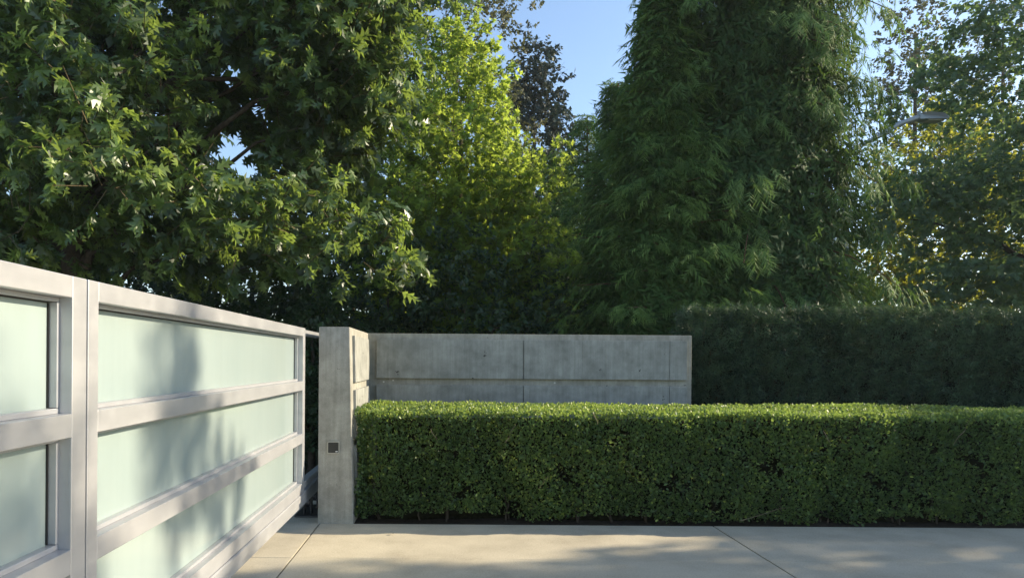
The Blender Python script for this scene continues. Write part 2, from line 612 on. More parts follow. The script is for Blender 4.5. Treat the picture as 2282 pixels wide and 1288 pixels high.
# roller carriage behind the pillar
rc = empty('roller_carriage', (GX-0.05, 6.85, 0))
tag(rc, 'dark steel roller carriage on the ground under the gate end beside the pillar', 'gate roller')
box('base_plate', GX-0.16, GX+0.09, 6.62, 7.15, 0.0, 0.015, M['galv'], rc, 0.002)
for yy in (6.72, 7.02):
    box('bracket', GX-0.085, GX-0.075, yy-0.04, yy+0.04, 0.0155, 0.177, M['galv'], rc, 0.002)
    box('bracket', GX-0.02, GX-0.01, yy-0.04, yy+0.04, 0.0155, 0.177, M['galv'], rc, 0.002)
    cyl('roller', (GX-0.0475, yy, 0.125), 0.045, 0.045, (1, 0, 0), M['galv'], rc, 20)
pad = box('gate_apron', -5.2, -1.20, 6.384, 9.0, -0.2, -0.004, M['slab'])
tag(pad, kind='structure')

# ------------------------------------------------------------------ leaf templates
T_KITE = np.array([(0, 0, 0), (0.5, 0.30, 0.07), (1, 0, -0.05), (0.5, -0.30, 0.07)], float)
F_KITE = np.array([(0, 2, 1), (0, 3, 2)])
T_BOX = np.array([(0, 0, 0), (0.30, 0.27, 0.07), (0.78, 0.25, 0.05), (1, 0, -0.04), (0.78, -0.25, 0.05), (0.30, -0.27, 0.07)], float)
F_BOX = np.array([(0, 3, 2), (0, 2, 1), (0, 5, 4), (0, 4, 3)])


def lobed(lobes):
    V, F = [], []
    for x0, x1, tx, ty, tz in lobes:
        b = len(V)
        V += [(x0, 0, 0.03), (x1, 0, 0.0), (tx, ty, tz)]
        F += [(b, b+1, b+2)] if ty > 0 else [(b+1, b, b+2)]
    return np.array(V, float), np.array(F)


T_OAK, F_OAK = lobed([(0.08, 0.42, 0.34, 0.30, -0.05), (0.08, 0.42, 0.34, -0.30, -0.05),
                      (0.32, 0.68, 0.70, 0.44, -0.12), (0.32, 0.68, 0.70, -0.44, -0.12),
                      (0.55, 0.86, 0.98, 0.28, -0.18), (0.55, 0.86, 0.98, -0.28, -0.18),
                      (0.62, 0.74, 1.14, 0.05, -0.22), (0.30, 0.74, 0.62, -0.10, -0.02)])
T_STAR, F_STAR = lobed([(0.05, 0.55, 0.40, 0.50, -0.06), (0.05, 0.55, 0.40, -0.50, -0.06),
                        (0.2, 0.5, 1.05, 0.20, -0.12), (0.2, 0.5, 1.05, -0.20, -0.12)])


def frond_template(n, seed):
    """flat drooping spray with uneven narrow side shoots"""
    r = random.Random(seed)
    V, F = [(0, -0.010, 0), (0, 0.010, 0), (1, 0, -0.42)], [(0, 2, 1)]
    for i in range(n):
        for s in (1, -1):
            t = 0.04+0.86*(i+r.uniform(-0.35, 0.35)+0.35)/n
            L = (0.36*math.sin(math.pi*min(1, 0.26+0.62*t))+0.05)*r.uniform(0.5, 1.3)
            z = -0.42*t*t
            a = r.uniform(0.40, 0.95)
            wd = 0.036+0.02*r.random()
            b = len(V)
            V += [(t-wd, 0, z), (t+wd, 0, z-0.01), (t+L*math.cos(a), L*math.sin(a)*s, z-L*r.uniform(0.1, 0.6))]
            F += [(b, b+1, b+2)] if s > 0 else [(b+1, b, b+2)]
    return np.array(V, float), np.array(F)


FRONDS = [frond_template(7, q) for q in (1, 2, 3, 4)]


def clump_template(n, seed):
    r = random.Random(seed)
    V, F = [], []
    for i in range(n):
        x, y, z = r.uniform(0, 0.7), r.uniform(-0.35, 0.35), r.uniform(-0.12, 0.12)
        a = r.uniform(-0.9, 0.9)
        L, wd = r.uniform(0.12, 0.23), r.uniform(0.018, 0.036)
        b = len(V)
        V += [(x-wd*math.sin(a), y+wd*math.cos(a), z), (x+wd*math.sin(a), y-wd*math.cos(a), z), (x+L*math.cos(a), y+L*math.sin(a), z-L*r.uniform(0, 0.5))]
        F += [(b, b+1, b+2)]
    return np.array(V, float), np.array(F)


T_CLUMP, F_CLUMP = clump_template(20, 5)


def rand_dirs(n, up_bias=0.0):
    d = rng.normal(0, 1, (n, 3))
    d = norm(d)
    d[:, 2] += up_bias
    return norm(d)


def leaf_obj(name, T, F, P, d, up, size, tone, mat, parent, kind='stuff'):
    V, FF = scatter(T, F, P, d, up, size)
    o = link(name, np_mesh(name, V, FF, np.repeat(tone, len(T))), mat, parent)
    tag(o, kind=kind)
    return o


# ------------------------------------------------------------------ clipped hedges
def fbm(x, y, seed, octs=((1.0, 1.0), (2.3, 0.6), (5.1, 0.4), (11.0, 0.25))):
    r = np.random.default_rng(seed)
    v = np.zeros_like(x)
    for f, a in octs:
        for _ in range(4):
            kx, ky = r.normal(0, f*3.0, 2)
            v += a*np.sin(kx*x+ky*y+r.uniform(0, 6.28))*0.5
    return v


BXL, BXR, BYF, BYB, BZT = -0.835, 7.5, 6.435, 7.42, 1.045
hedge = empty('boxwood_hedge', (2.2, 6.9, 0))
tag(hedge, 'low clipped boxwood hedge with sunlit top along the driveway', 'hedge')


def hedge_points(n_front, n_top, n_end, view=5.9):
    P, Nn = [], []
    # front face: denser where the driveway looks at it
    x = rng.uniform(BXL+0.02, BXR, n_front)
    z = rng.uniform(0.0, BZT-0.04, n_front)
    h = fbm(x, z, 3)
    deep = np.clip((h+0.15)*0.05, -0.04, 0.13)                  # bumps and hollows
    keep = np.ones(n_front, bool)
    h2 = fbm(x*0.9, z*1.1, 8)
    foot = 0.03+0.045*h2                                         # uneven skirt with openings at the foot
    keep &= (z > foot)
    hole = fbm(x*2.6, z*3.2, 21)
    keep &= ~((hole > 1.35) & (z < 0.9) & (rng.uniform(0, 1, n_front) < 0.85))
    rz = np.clip((z-(BZT-0.12))/0.08, 0, 1)
    y = BYF+deep+0.04*rz**2+np.clip((0.25-z)/0.25, 0, 1)*0.05+rng.exponential(0.016, n_front)
    P.append(np.stack([x, y, z], 1)[keep])
    nf = np.stack([0.25*rng.normal(0, 1, n_front), -np.ones(n_front), 0.35+rz*1.5], 1)[keep]
    Nn.append(nf)
    # top
    x = rng.uniform(BXL+0.02, BXR, n_top)
    y = BYF+0.03+(BYB-BYF-0.05)*rng.uniform(0, 1, n_top)**1.25
    h = fbm(x, y, 5)
    z = BZT+0.010*h-rng.exponential(0.012, n_top)-0.03*np.clip((BYB-y)/(BYB-BYF), 0, 1)-0.03*np.clip((BYF+0.12-y)/0.12, 0, 1)**2
    P.append(np.stack([x, y, z], 1))
    Nn.append(np.stack([np.zeros(n_top), -0.2*np.ones(n_top), np.ones(n_top)], 1))
    # near end by the pillar
    y = rng.uniform(BYF+0.02, BYB, n_end)
    z = rng.uniform(0.05, BZT, n_end)
    h = fbm(y, z, 6)
    x = BXL+np.clip((h+0.2)*0.03, -0.02, 0.06)+rng.exponential(0.015, n_end)
    P.append(np.stack([x, y, z], 1))
    Nn.append(np.stack([-np.ones(n_end), np.zeros(n_end), 0.3*np.ones(n_end)], 1))
    return np.concatenate(P), norm(np.concatenate(Nn))


P, Nn = hedge_points(70000, 30000, 4500)
n = len(P)
d = norm(Nn*0.75+rng.normal(0, 0.62, (n, 3))+np.array([0, 0, 0.25]))
up = norm(rng.normal(0, 1, (n, 3))+Nn*0.9+np.array([0, 0, 0.7]))
size = rng.uniform(0.018, 0.040, n)
tone = np.clip(0.42+0.12*fbm(P[:, 0], P[:, 2]+P[:, 1], 31)+rng.normal(0, 0.27, n)+0.42*np.clip((Nn[:, 2]-0.45)*3, 0, 1), 0, 1)  # sunlit rim painted in: leaves facing up get the palest tones
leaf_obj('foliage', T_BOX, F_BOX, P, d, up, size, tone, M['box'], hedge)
# solid dark core standing for the shade inside, set back and uneven
bm = bmesh.new()
nx, nz = 120, 12


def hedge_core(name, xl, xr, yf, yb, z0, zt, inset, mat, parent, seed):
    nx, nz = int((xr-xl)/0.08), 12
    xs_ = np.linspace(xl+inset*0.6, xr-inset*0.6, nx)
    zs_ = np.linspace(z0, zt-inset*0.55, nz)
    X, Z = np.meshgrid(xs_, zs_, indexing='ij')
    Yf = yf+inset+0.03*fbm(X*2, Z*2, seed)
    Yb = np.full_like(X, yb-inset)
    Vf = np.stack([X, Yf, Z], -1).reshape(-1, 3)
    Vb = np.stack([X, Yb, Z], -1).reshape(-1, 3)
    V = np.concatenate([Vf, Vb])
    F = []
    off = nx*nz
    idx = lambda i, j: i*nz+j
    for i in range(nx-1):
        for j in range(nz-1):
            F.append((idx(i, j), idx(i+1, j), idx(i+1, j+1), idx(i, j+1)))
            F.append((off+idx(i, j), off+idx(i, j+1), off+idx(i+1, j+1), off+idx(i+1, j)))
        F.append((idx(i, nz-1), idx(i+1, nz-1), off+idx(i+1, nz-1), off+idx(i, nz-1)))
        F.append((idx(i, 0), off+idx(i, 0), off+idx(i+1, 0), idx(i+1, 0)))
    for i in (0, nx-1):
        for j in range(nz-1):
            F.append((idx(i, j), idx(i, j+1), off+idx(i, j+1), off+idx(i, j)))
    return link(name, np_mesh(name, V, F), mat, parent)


bm.free()
hedge_core('shade_core', BXL, BXR, BYF, BYB, -0.02, BZT, 0.24, M['core'], hedge, 9)
for k in range(21):
    x = BXL+0.15+k*0.38+random.uniform(-0.15, 0.15)
    paths = []
    for q in range(3):
        b = (x+random.uniform(-.03, .03), BYF+0.17+random.uniform(-.05, .1), -0.03)
        e = (x+random.uniform(-.12, .12), BYF+0.14+random.uniform(0, .15), random.uniform(0.25, 0.40))
        paths.append(curve(b, e, 0.009, 0.005, 5, 0.0, 0.05))
    tube_obj('stem', paths, M['bark'], hedge, 5)
# a few bare twigs caught in the clipped face
paths = []
for px, py, qx, qy in ((1126, 985, 1150, 945), (1322, 920, 1332, 945), (1835, 960, 1850, 985), (2125, 990, 2165, 925),
                       (1420, 1010, 1432, 1030), (1650, 1160, 1760, 1130), (1200, 1090, 1222, 1060), (960, 955, 975, 985)):
    a, b = at(px, py, BYF-0.005), at(qx, qy, BYF-0.02)
    paths.append(curve(a, b, 0.0035, 0.002, 5, 0.004, 0.03))
o = tube_obj('bare_twigs', paths, M['paletwig'], hedge, 4)
tag(o, kind='stuff')

# yew hedge behind
YXL, YXR, YYF, YYB, YZT = 2.93, 10.6, 8.32, 8.95, 2.10
yew = empty('yew_hedge', (6, 8.8, 0))
tag(yew, 'tall dark clipped yew hedge behind the end of the concrete wall', 'hedge')
nF, nT, nE = 23000, 5600, 2200
x = rng.uniform(YXL, YXR, nF)
z = rng.uniform(0.5, YZT, nF)
h = fbm(x, z*0.6, 14)
y = YYF+np.clip((h+0.1)*0.075, -0.07, 0.2)+rng.exponential(0.03, nF)
P1 = np.stack([x, y, z], 1)
N1 = np.tile([0.0, -1.0, 0.5], (nF, 1))
x = rng.uniform(YXL, YXR, nT)
y = rng.uniform(YYF, YYB, nT)
z = YZT+0.028*fbm(x, y, 15)-rng.exponential(0.02, nT)
P2 = np.stack([x, y, z], 1)
N2 = np.tile([0.0, -0.1, 1.0], (nT, 1))
y = rng.uniform(YYF, YYB, nE)
z = rng.uniform(0.6, YZT, nE)
x = YXL+0.05*fbm(y, z, 16)+rng.exponential(0.03, nE)
P3 = np.stack([x, y, z], 1)
N3 = np.tile([-1.0, -0.2, 0.5], (nE, 1))
P = np.concatenate([P1, P2, P3])
Nn = norm(np.concatenate([N1, N2, N3]))
n = len(P)
T_YEW, F_YEW = [], []
for i in range(3):
    t = 0.1+0.28*i
    for s in (1, -1):
        b = len(T_YEW)
        T_YEW += [(t, 0, 0), (t+0.10, 0, 0), (t+0.26, s*0.26, 0.03)]
        F_YEW += [(b, b+1, b+2)]
b = len(T_YEW)
T_YEW += [(0, -0.015, 0), (0, 0.015, 0), (1.05, 0, 0)]
F_YEW += [(b, b+2, b+1)]
T_YEW, F_YEW = np.array(T_YEW, float), np.array(F_YEW)
d = norm(Nn*0.7+rng.normal(0, 0.5, (n, 3))+np.array([0, 0, 0.35]))
up = norm(rng.normal(0, 1, (n, 3))+np.array([0, -0.3, 0.6]))
tone = np.clip(0.4+0.15*fbm(P[:, 0]*2, P[:, 2]*2, 17)+rng.normal(0, 0.3, n), 0, 1)
leaf_obj('foliage', T_YEW, F_YEW, P, d, up, rng.uniform(0.09, 0.19, n)*np.where(Nn[:, 2] > 0.9, 0.5, 1.0), tone, M['yew'], yew)
paths = []
for k in range(90):
    x, z = random.uniform(YXL+0.1, 7.6), random.uniform(0.9, 1.85)
    L = random.uniform(0.12, 0.35)
    a = random.uniform(-0.5, 0.5)
    paths.append(curve((x, YYF+0.03, z), (x+L*math.sin(a), YYF-0.05, z+L*math.cos(a)), 0.004, 0.002, 4, 0.0, 0.04))
o = tube_obj('bare_twigs', paths, M['twig'], yew, 4)
tag(o, kind='stuff')
hedge_core('shade_core', YXL, YXR, YYF, YYB, 0.0, YZT, 0.22, M['core'], yew, 19)


# ------------------------------------------------------------------ trees
def visible(P, m=60):
    px = VX+P[:, 0]/P[:, 1]*FPX
    py = VY-(P[:, 2]-EYE)/P[:, 1]*FPX
    return px, py


def bough_leaves(boughs, n_cl, k, twig, leaf, gravity=0.25, out=0.7, shell=0.35, flat=0.6, centre=None, tip_tone=0.25):
    """boughs (n,6): centre and radii. Returns leaf P,d,up,size,tone and the twigs."""
    nb = len(boughs)
    vol = (boughs[:, 3]*boughs[:, 4]*boughs[:, 5])**(2/3)
    counts = np.maximum(2, (n_cl*vol/vol.sum())).astype(int)
    bi = np.repeat(np.arange(nb), counts)
    n = len(bi)
    u = rand_dirs(n)
    r = rng.uniform(shell, 1.0, n)**0.6
    Cc = boughs[bi, :3]+u*r[:, None]*boughs[bi, 3:6]
    D = norm(u*out+rng.normal(0, 0.45, (n, 3))+np.array([0, 0, 0.25]))
    if centre is not None:
        ax = Cc-centre
        ax[:, 2] *= 0.25
        D = norm(D+0.6*norm(ax))
    L = twig*rng.uniform(0.6, 1.3, n)
    li = np.repeat(np.arange(n), k)
    m = len(li)
    t = rng.uniform(0.15, 1.0, m)
    P = Cc[li]+D[li]*(t*L[li])[:, None]
    side = norm(rng.normal(0, 1, (m, 3)))
    side = norm(side-D[li]*np.sum(side*D[li], 1)[:, None])
    d = norm(D[li]*0.55+side*0.85+np.array([0, 0, -gravity])+rng.normal(0, 0.15, (m, 3)))
    up = norm(np.array([0, 0, 1.0])*flat+D[li]*0.35+rng.normal(0, 0.45, (m, 3)))
    size = leaf*rng.uniform(0.65, 1.2, m)
    bt = rng.normal(0, 0.14, nb)
    tone = np.clip(0.42+bt[bi][li]+rng.normal(0, 0.12, n)[li]+tip_tone*(t-0.5)+rng.normal(0, 0.1, m), 0, 1)
    tw = (Cc, Cc+D*L[:, None], L)
    return P, d, up, size, tone, tw


def twig_mesh(A, B, r0, r1):
    """three sided tapered sticks"""
    ax = norm(B-A)
    ref = np.where(np.abs(ax[:, 2:3]) > 0.9, np.array([[1.0, 0, 0]]), np.array([[0, 0, 1.0]]))
    a = norm(np.cross(ax, ref))
    b = np.cross(ax, a)
    ang = np.arange(3)*2*math.pi/3
    off = np.cos(ang)[None, :, None]*a[:, None, :]+np.sin(ang)[None, :, None]*b[:, None, :]
    V = np.concatenate([A[:, None, :]+r0*off, B[:, None, :]+r1*off], axis=1)
    F0 = np.array([(0, 1, 4, 3), (1, 2, 5, 4), (2, 0, 3, 5)])
    F = F0[None]+(np.arange(len(A))*6)[:, None, None]
    return V.reshape(-1, 3), F.reshape(-1, 4)


def auto_boughs(base, z0, z1, rfun, nb, size=0.42, flat=0.6, jit=0.25, seed=0):
    r = np.random.default_rng(seed)
    out = []
    for i in range(nb):
        t = (i+0.5)/nb
        t = t**0.85
        z = z0+(z1-z0)*t
        R_ = rfun(t)
        a = i*2.39996+r.normal(0, 0.3)
        rad = R_*r.uniform(0.35, 0.88)
        s = max(0.25, R_*size)*r.uniform(0.75, 1.25)
        out.append((base[0]+rad*math.cos(a), base[1]+rad*math.sin(a), z+r.normal(0, jit), s, s, s*flat))
    return np.array(out)


def broadleaf(name, label, base, height, trunk_r, boughs, n_cl, k, twig, leaf, T, F, mat, bark, group=None, lean=(0, 0),
              gravity=0.25, flat=0.6, limb_z=0.35, reject=None, trunk_top=0.85, limbs=14, twigs=True, tone_shift=0.0, keep_big=0, tip_tone=0.25):
    root = empty(name, base)
    tag(root, label, 'tree', group)
    bx, by, bz = base
    tz = np.linspace(0, 1, 9)
    tp = np.stack([bx+lean[0]*tz**1.5+0.04*np.sin(tz*9), by+lean[1]*tz**1.5+0.04*np.cos(tz*7),
                   bz-0.2+tz*height*trunk_top, trunk_r*(1-0.86*tz)+0.012], 1)
    tp[0, 3] *= 1.35
    tube_obj('trunk', [tp], M[bark], root, 10)
    ci = np.argsort(-boughs[:, 3])[:limbs]
    for b in boughs[ci]:
        hz = max(bz+0.8, b[2]-limb_z*math.hypot(b[0]-bx, b[1]-by)-0.3)
        f = min(0.97, (hz-bz)/(height*trunk_top))
        j = f*8
        i0 = int(min(7, j))
        a = tp[i0]+(tp[i0+1]-tp[i0])*(j-i0)
        tube_obj('limb', [curve(a[:3], b[:3], max(0.018, a[3]*0.5), 0.010, 8, 0.06*np.linalg.norm(a[:3]-b[:3]), 0.02)], M[bark], root, 6)
    P, d, up, size, tone, tw = bough_leaves(boughs, n_cl, k, twig, leaf, gravity, flat=flat, centre=np.array([bx, by, bz+height*0.45]), tip_tone=tip_tone)
    tone = np.clip(tone+tone_shift, 0, 1)
    if reject is not None:
        kp = ~reject(P)
        P, d, up, size, tone = P[kp], d[kp], up[kp], size[kp], tone[kp]
        kp = ~(reject(tw[0]) | reject(tw[1]))
        tw = (tw[0][kp], tw[1][kp])
    if twigs:
        V, FF = twig_mesh(tw[0], tw[1], 0.006, 0.002)
        o = link('twigs', np_mesh('twigs', V, FF), M['twig'], root)
        tag(o, kind='stuff')
    if keep_big:
        px, py = visible(P)
        inside = (px > 0) & (px < W) & (py > 0) & (py < 575+0.23*px) & (P[:, 1] > 1)
        x, s, nn = frames(d, up)
        view = norm(np.array([0, 0, EYE])-P)
        score = size**2/np.sum((P-np.array([0, 0, EYE]))**2, 1)*np.abs(np.sum(nn*view, 1))*inside
        # those in front of other foliage: nearest ones first
        score = score*(P[:, 1] < np.percentile(P[inside][:, 1], 45))
        big = np.argsort(-score)[:keep_big]
        tones = np.linspace(0.15, 0.95, 6)
        mes = [np_mesh('leaf', T, F, np.full(len(T), tt)) for tt in tones]
        for me in mes:
            me.materials.append(M[mat])
        inv = world_of(root).inverted()
        for i in big:
            o = bpy.data.objects.new('leaf', mes[int(np.argmin(abs(tones-tone[i])))])
            C.objects.link(o)
            o.parent = root
            o.matrix_parent_inverse = inv
            m = Matrix((x[i]*size[i], s[i]*size[i], nn[i]*size[i])).transposed().to_4x4()
            m.translation = Vector(P[i])
            o.matrix_basis = m
        msk = np.ones(len(P), bool)
        msk[big] = False
        P, d, up, size, tone = P[msk], d[msk], up[msk], size[msk], tone[msk]
    leaf_obj('crown', T, F, P, d, up, size, tone, M[mat], root)
    return root


# ---- big oak overhanging the gate
def oak_gap(P):
    px, py = visible(P)
    bad = np.zeros(len(P), bool)
    for cx, cy, rx, ry in ((505, 345, 48, 42), (545, 375, 38, 20), (505, 160, 40, 16), (470, 40, 34, 16), (565, 240, 22, 26), (20, 430, 26, 20),
                           (740, 110, 14, 10), (120, 540, 14, 18)):
        q = ((px-cx)/rx)**2+((py-cy)/ry)**2
        bad |= q < 1
    # clear air to the right of the lowest limb
    bad |= (px > 955) & (py > 60)
    bad |= (px > 760) & (py > 655-0.0*px)
    return bad


ob = []
for px, py, Y, r in ((60, 60, 7.8, .62), (180, 30, 7.2, .55), (300, 110, 6.9, .50), (60, 190, 6.8, .50), (190, 200, 7.0, .50), (300, 250, 7.0, .50),
                     (220, 310, 6.4, .48), (240, 390, 6.3, .45), (120, 330, 7.6, .55), (40, 350, 6.8, .45), (30, 490, 7.2, .45), (360, 370, 7.0, .45),
                     (420, 420, 7.0, .45), (500, 450, 6.9, .42), (450, 480, 7.4, .45), (560, 480, 7.0, .40), (620, 500, 7.1, .42), (690, 500, 7.1, .40),
                     (550, 550, 6.9, .36), (760, 540, 7.2, .36), (820, 560, 7.2, .33), (870, 590, 7.2, .30), (905, 585, 7.25, .22), (700, 440, 7.4, .36),
                     (620, 430, 7.6, .40), (400, 60, 8.0, .60), (420, 180, 8.4, .60), (400, 290, 8.6, .55), (560, 60, 8.2, .60), (640, 130, 8.2, .55),
                     (700, 40, 8.0, .55), (760, 150, 7.9, .50), (680, 210, 8.0, .50), (760, 240, 7.8, .45), (830, 60, 7.8, .45), (830, 160, 8.0, .40),
                     (850, 250, 7.8, .34), (650, 300, 8.4, .50), (720, 330, 8.4, .45), (600, 330, 9.0, .42), (620, 230, 9.2, .5), (560, 120, 9.4, .5),
                     (680, 370, 9.0, .38), (450, 120, 9.4, .6), (120, 120, 9.0, .7), (260, 180, 9.2, .7), (50, 280, 9.2, .7), (200, 430, 9.0, .6),
                     (330, 470, 9.0, .55), (100, 440, 9.5, .6), (300, 330, 9.6, .6), (-60, 100, 8.0, .8), (-80, 350, 8.0, .8), (-120, 520, 8.2, .7),
                     (350, 20, 9.0, .7), (600, -40, 8.6, .7), (850, -40, 8.2, .6), (150, -60, 8.4, .8), (720, -120, 8.6, .8), (450, -120, 8.6, .8),
                     (-20, 600, 9.4, .5), (90, 560, 9.6, .45), (230, 540, 9.6, .5), (380, 560, 9.6, .5), (500, 600, 9.8, .45), (70, 500, 8.4, .45), (260, 500, 8.4, .42), (150, 520, 8.2, .40), (60, 420, 8.0, .42)):
    p = at(px, py, Y)
    f = 0.80 if Y < 7.7 else 1.0
    ob.append((p.x, p.y, p.z, r*f, r*0.95*f, r*0.58*f))
for px, py, Y, r in ((-300, 200, 9, 1.0), (-300, -200, 9, 1.0), (100, -300, 9.5, 1.1), (500, -350, 9.5, 1.1), (750, -350, 9.2, .9), (-600, 100, 10, 1.1),
                     (200, -600, 10, 1.1), (500, -700, 10, 1.0), (-200, -500, 10, 1.1)):
    p = at(px, py, Y)
    ob.append((p.x, p.y, p.z, r, r, r*0.75))
ob = np.array(ob)
tb = at(165, 803, 9.2)
oak = broadleaf('oak_tree', 'large oak with pointed lobed leaves overhanging the frosted gate', (tb.x, 9.2, -0.13), 9.5, 0.19, ob,
          2800, 12, 0.46, 0.172, T_OAK, F_OAK, 'oak', 'bark', reject=oak_gap, limbs=40, gravity=0.55, flat=0.4, keep_big=300, tip_tone=0.8)  # sunlit sprays painted in: leaves pale at twig ends, dark further in

# denser leaves added deep in the same crown to block the sun
ib = []
for iy in range(7):
    for ix in range(9):
        p = at(-260+ix*135+random.uniform(-40, 40), -140+iy*110+random.uniform(-35, 35), random.uniform(9.2, 10.6))
        if p.z > 2.4:
            ib.append((p.x, p.y, p.z, .62, .6, .5))
for q in range(26):  # extra boughs, some above the view, added to shade the crown
    p = at(random.uniform(640, 850), random.uniform(-420, 300), random.uniform(8.3, 9.8))
    ib.append((p.x, p.y, p.z, .5, .55, .5))
ib = np.array(ib)
P, d, up, size, tone, tw = bough_leaves(ib, 3000, 13, 0.4, 0.17, 0.3, flat=0.5)
px, py = visible(P)
kp = ~oak_gap(P) & (px < 905-0.18*np.maximum(py, 0))
leaf_obj('inner_crown', T_KITE, F_KITE, P[kp], d[kp], up[kp], size[kp]*1.1, tone[kp], M['oak'], oak)

# ---- bright maple in the middle
mb = at(1020, 803, 13.0)


def maple_r(t):
    return 2.6*math.sin(math.pi*min(1.0, 0.30+0.68*t))**0.8*(1-0.22*t)


mbo = auto_boughs((mb.x, 13.0), 0.9, 7.5, maple_r, 150, 0.27, 0.9, 0.2, 3)
broadleaf('maple_tree', 'bright yellow-green maple in the middle, sunlit top above dark lower leaves', (mb.x, 13.0, -0.13), 7.6, 0.13, mbo,
          4000, 14, 0.33, 0.130, T_STAR, F_STAR, 'maple', 'bark', limbs=24, gravity=0.25)

# ---- poplars and dark tree behind the maple
pb = at(1010, 803, 23)
pbo = auto_boughs((pb.x, 23), 2.5, 17.5, lambda t: 2.6*math.sin(math.pi*min(1, 0.22+0.72*t))**0.6, 90, 0.30, 0.9, 0.3, 5)
broadleaf('poplar_tree', 'tall greyish olive tree rising out of frame behind the bright maple', (pb.x, 23, -0.13), 18, 0.22, pbo, 1900, 14, 0.45, 0.13,
          T_KITE, F_KITE, 'poplar', 'bark', limbs=14, twigs=False)
pb = at(1185, 803, 26)
pbo = auto_boughs((pb.x, 26), 3.0, 13.3, lambda t: 1.9*math.sin(math.pi*min(1, 0.30+0.66*t))**0.7, 70, 0.30, 0.9, 0.3, 6)
broadleaf('aspen_tree', 'dark blue-green tree silhouetted against the sky right of the maple', (pb.x, 26, -0.13), 13.6, 0.18, pbo, 1900, 13, 0.5, 0.19,
          T_KITE, F_KITE, 'aspen', 'bark', limbs=14, twigs=True)


# ---- conifers
def conifer(name, label, base, height, R0, n_br, per, frond, mat, group=None, droop=0.35, z0=0.2, power=0.75, seed=0, trunk_r=0.2,
            leaders=0, bulk=0, upturn=0.0, az_bias=None):
    r = np.random.default_rng(seed)
    root = empty(name, base)
    tag(root, label, 'tree', group)
    bx, by, bz = base
    tube_obj('trunk', [np.array([(bx, by, bz-0.2, trunk_r*1.3), (bx, by, bz+height*0.3, trunk_r*0.8), (bx+0.03, by, bz+height*0.7, trunk_r*0.4),
                                 (bx, by, bz+height, 0.01)])], M['redbark'], root, 10)
    i = np.arange(n_br)
    t = (i+0.5)/n_br
    t = 1-(1-t)**1.25
    z = z0+(height-z0)*t
    R_ = R0*(1-t)**power*(0.80+0.32*np.sin(i*1.7+r.uniform(0, 6, n_br)*0.6))
    R_ = np.maximum(R_, 0.12)
    a = i*2.39996+r.normal(0, 0.2, n_br)
    Po, Do, To, paths = [], [], [], []
    nseg = 7
    for j in range(n_br):
        ca, sa = math.cos(a[j]), math.sin(a[j])
        L = R_[j]
        s = np.linspace(0, 1, nseg)
        rad = L*s
        zz = z[j]+L*(0.30*s-droop*1.5*s**2+upturn*s**3)
        tip = np.stack([bx+rad*ca, by+rad*sa, zz+bz], 1)
        if j % 2 == 0:
            paths.append(np.concatenate([tip, (0.018*(1-s)+0.004)[:, None]], 1))
        m = max(5, int(per*(0.35+L/R0)))
        ss = r.uniform(0.30, 1.03, m)**0.55
        k = np.clip(ss*(nseg-1), 0, nseg-1.001).astype(int)
        f = (ss*(nseg-1)-k)[:, None]
        p = tip[k]+(tip[k+1]-tip[k])*f
        tang = norm(tip[k+1]-tip[k])
        latv = np.array([-sa, ca, 0.0])
        lat = r.choice([-1, 1], m)*r.uniform(0.2, 1.1, m)
        p = p+latv*(lat*0.20*L)[:, None]*(1.3-ss)[:, None]+r.normal(0, 0.05, (m, 3))
        dd = norm(tang*0.9+latv*(lat*0.75)[:, None]+np.array([0, 0, -0.45*droop*2])+r.normal(0, 0.22, (m, 3)))
        Po.append(p)
        Do.append(dd)
        To.append(0.10+0.62*ss**2+r.normal(0, 0.20, m)+r.normal(0, 0.10))  # tone gets paler towards the branch end
    P, d, tone = np.concatenate(Po), np.concatenate(Do), np.clip(np.concatenate(To), 0, 1)
    n = len(P)
    ax = P-np.array([bx, by, 0])
    ax[:, 2] = 0
    up = norm(np.array([0, 0, 0.75])+0.70*norm(ax)+r.normal(0, 0.24, (n, 3)))
    size = frond*r.uniform(0.5, 1.35, n)
    kind = r.integers(0, len(FRONDS), n)
    Vs, Fs, tn, off = [], [], [], 0
    for q, (TT, FT) in enumerate(FRONDS):
        mk = kind == q
        v_, f_ = scatter(TT, FT, P[mk], d[mk], up[mk], size[mk])
        Vs.append(v_)
        Fs.append(f_+off)
        off += len(v_)
        tn.append(np.repeat(tone[mk], len(TT)))
    if bulk:
        # broad sprays in darker tones deeper in, they close the crown
        tb_ = r.uniform(0, 1, bulk)
        tb_ = 1-(1-tb_)**0.62
        ab = r.uniform(0, 2*math.pi, bulk)
        rb = R0*(1-tb_)**power*r.uniform(0.25, 0.68, bulk)
        Pb = np.stack([bx+rb*np.cos(ab), by+rb*np.sin(ab), bz+z0+(height-z0)*tb_-droop*rb*0.5], 1)
        ob_ = np.stack([np.cos(ab), np.sin(ab), np.zeros(bulk)], 1)
        db = norm(ob_*0.35+np.array([0, 0, -0.8])+r.normal(0, 0.35, (bulk, 3)))
        V2, F2 = scatter(T_CLUMP, F_CLUMP, Pb, db, norm(ob_+r.normal(0, 0.4, (bulk, 3))), frond*r.uniform(1.6, 2.6, bulk), np.full(bulk, 1.2))
        Vs.append(V2)
        Fs.append(F2+off)
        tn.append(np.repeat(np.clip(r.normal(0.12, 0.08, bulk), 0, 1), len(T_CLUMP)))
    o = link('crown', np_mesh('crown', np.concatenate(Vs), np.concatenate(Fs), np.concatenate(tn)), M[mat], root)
    tag(o, kind='stuff')
    o = tube_obj('branches', paths, M['redbark'], root, 4)
    tag(o, kind='stuff')
    return root


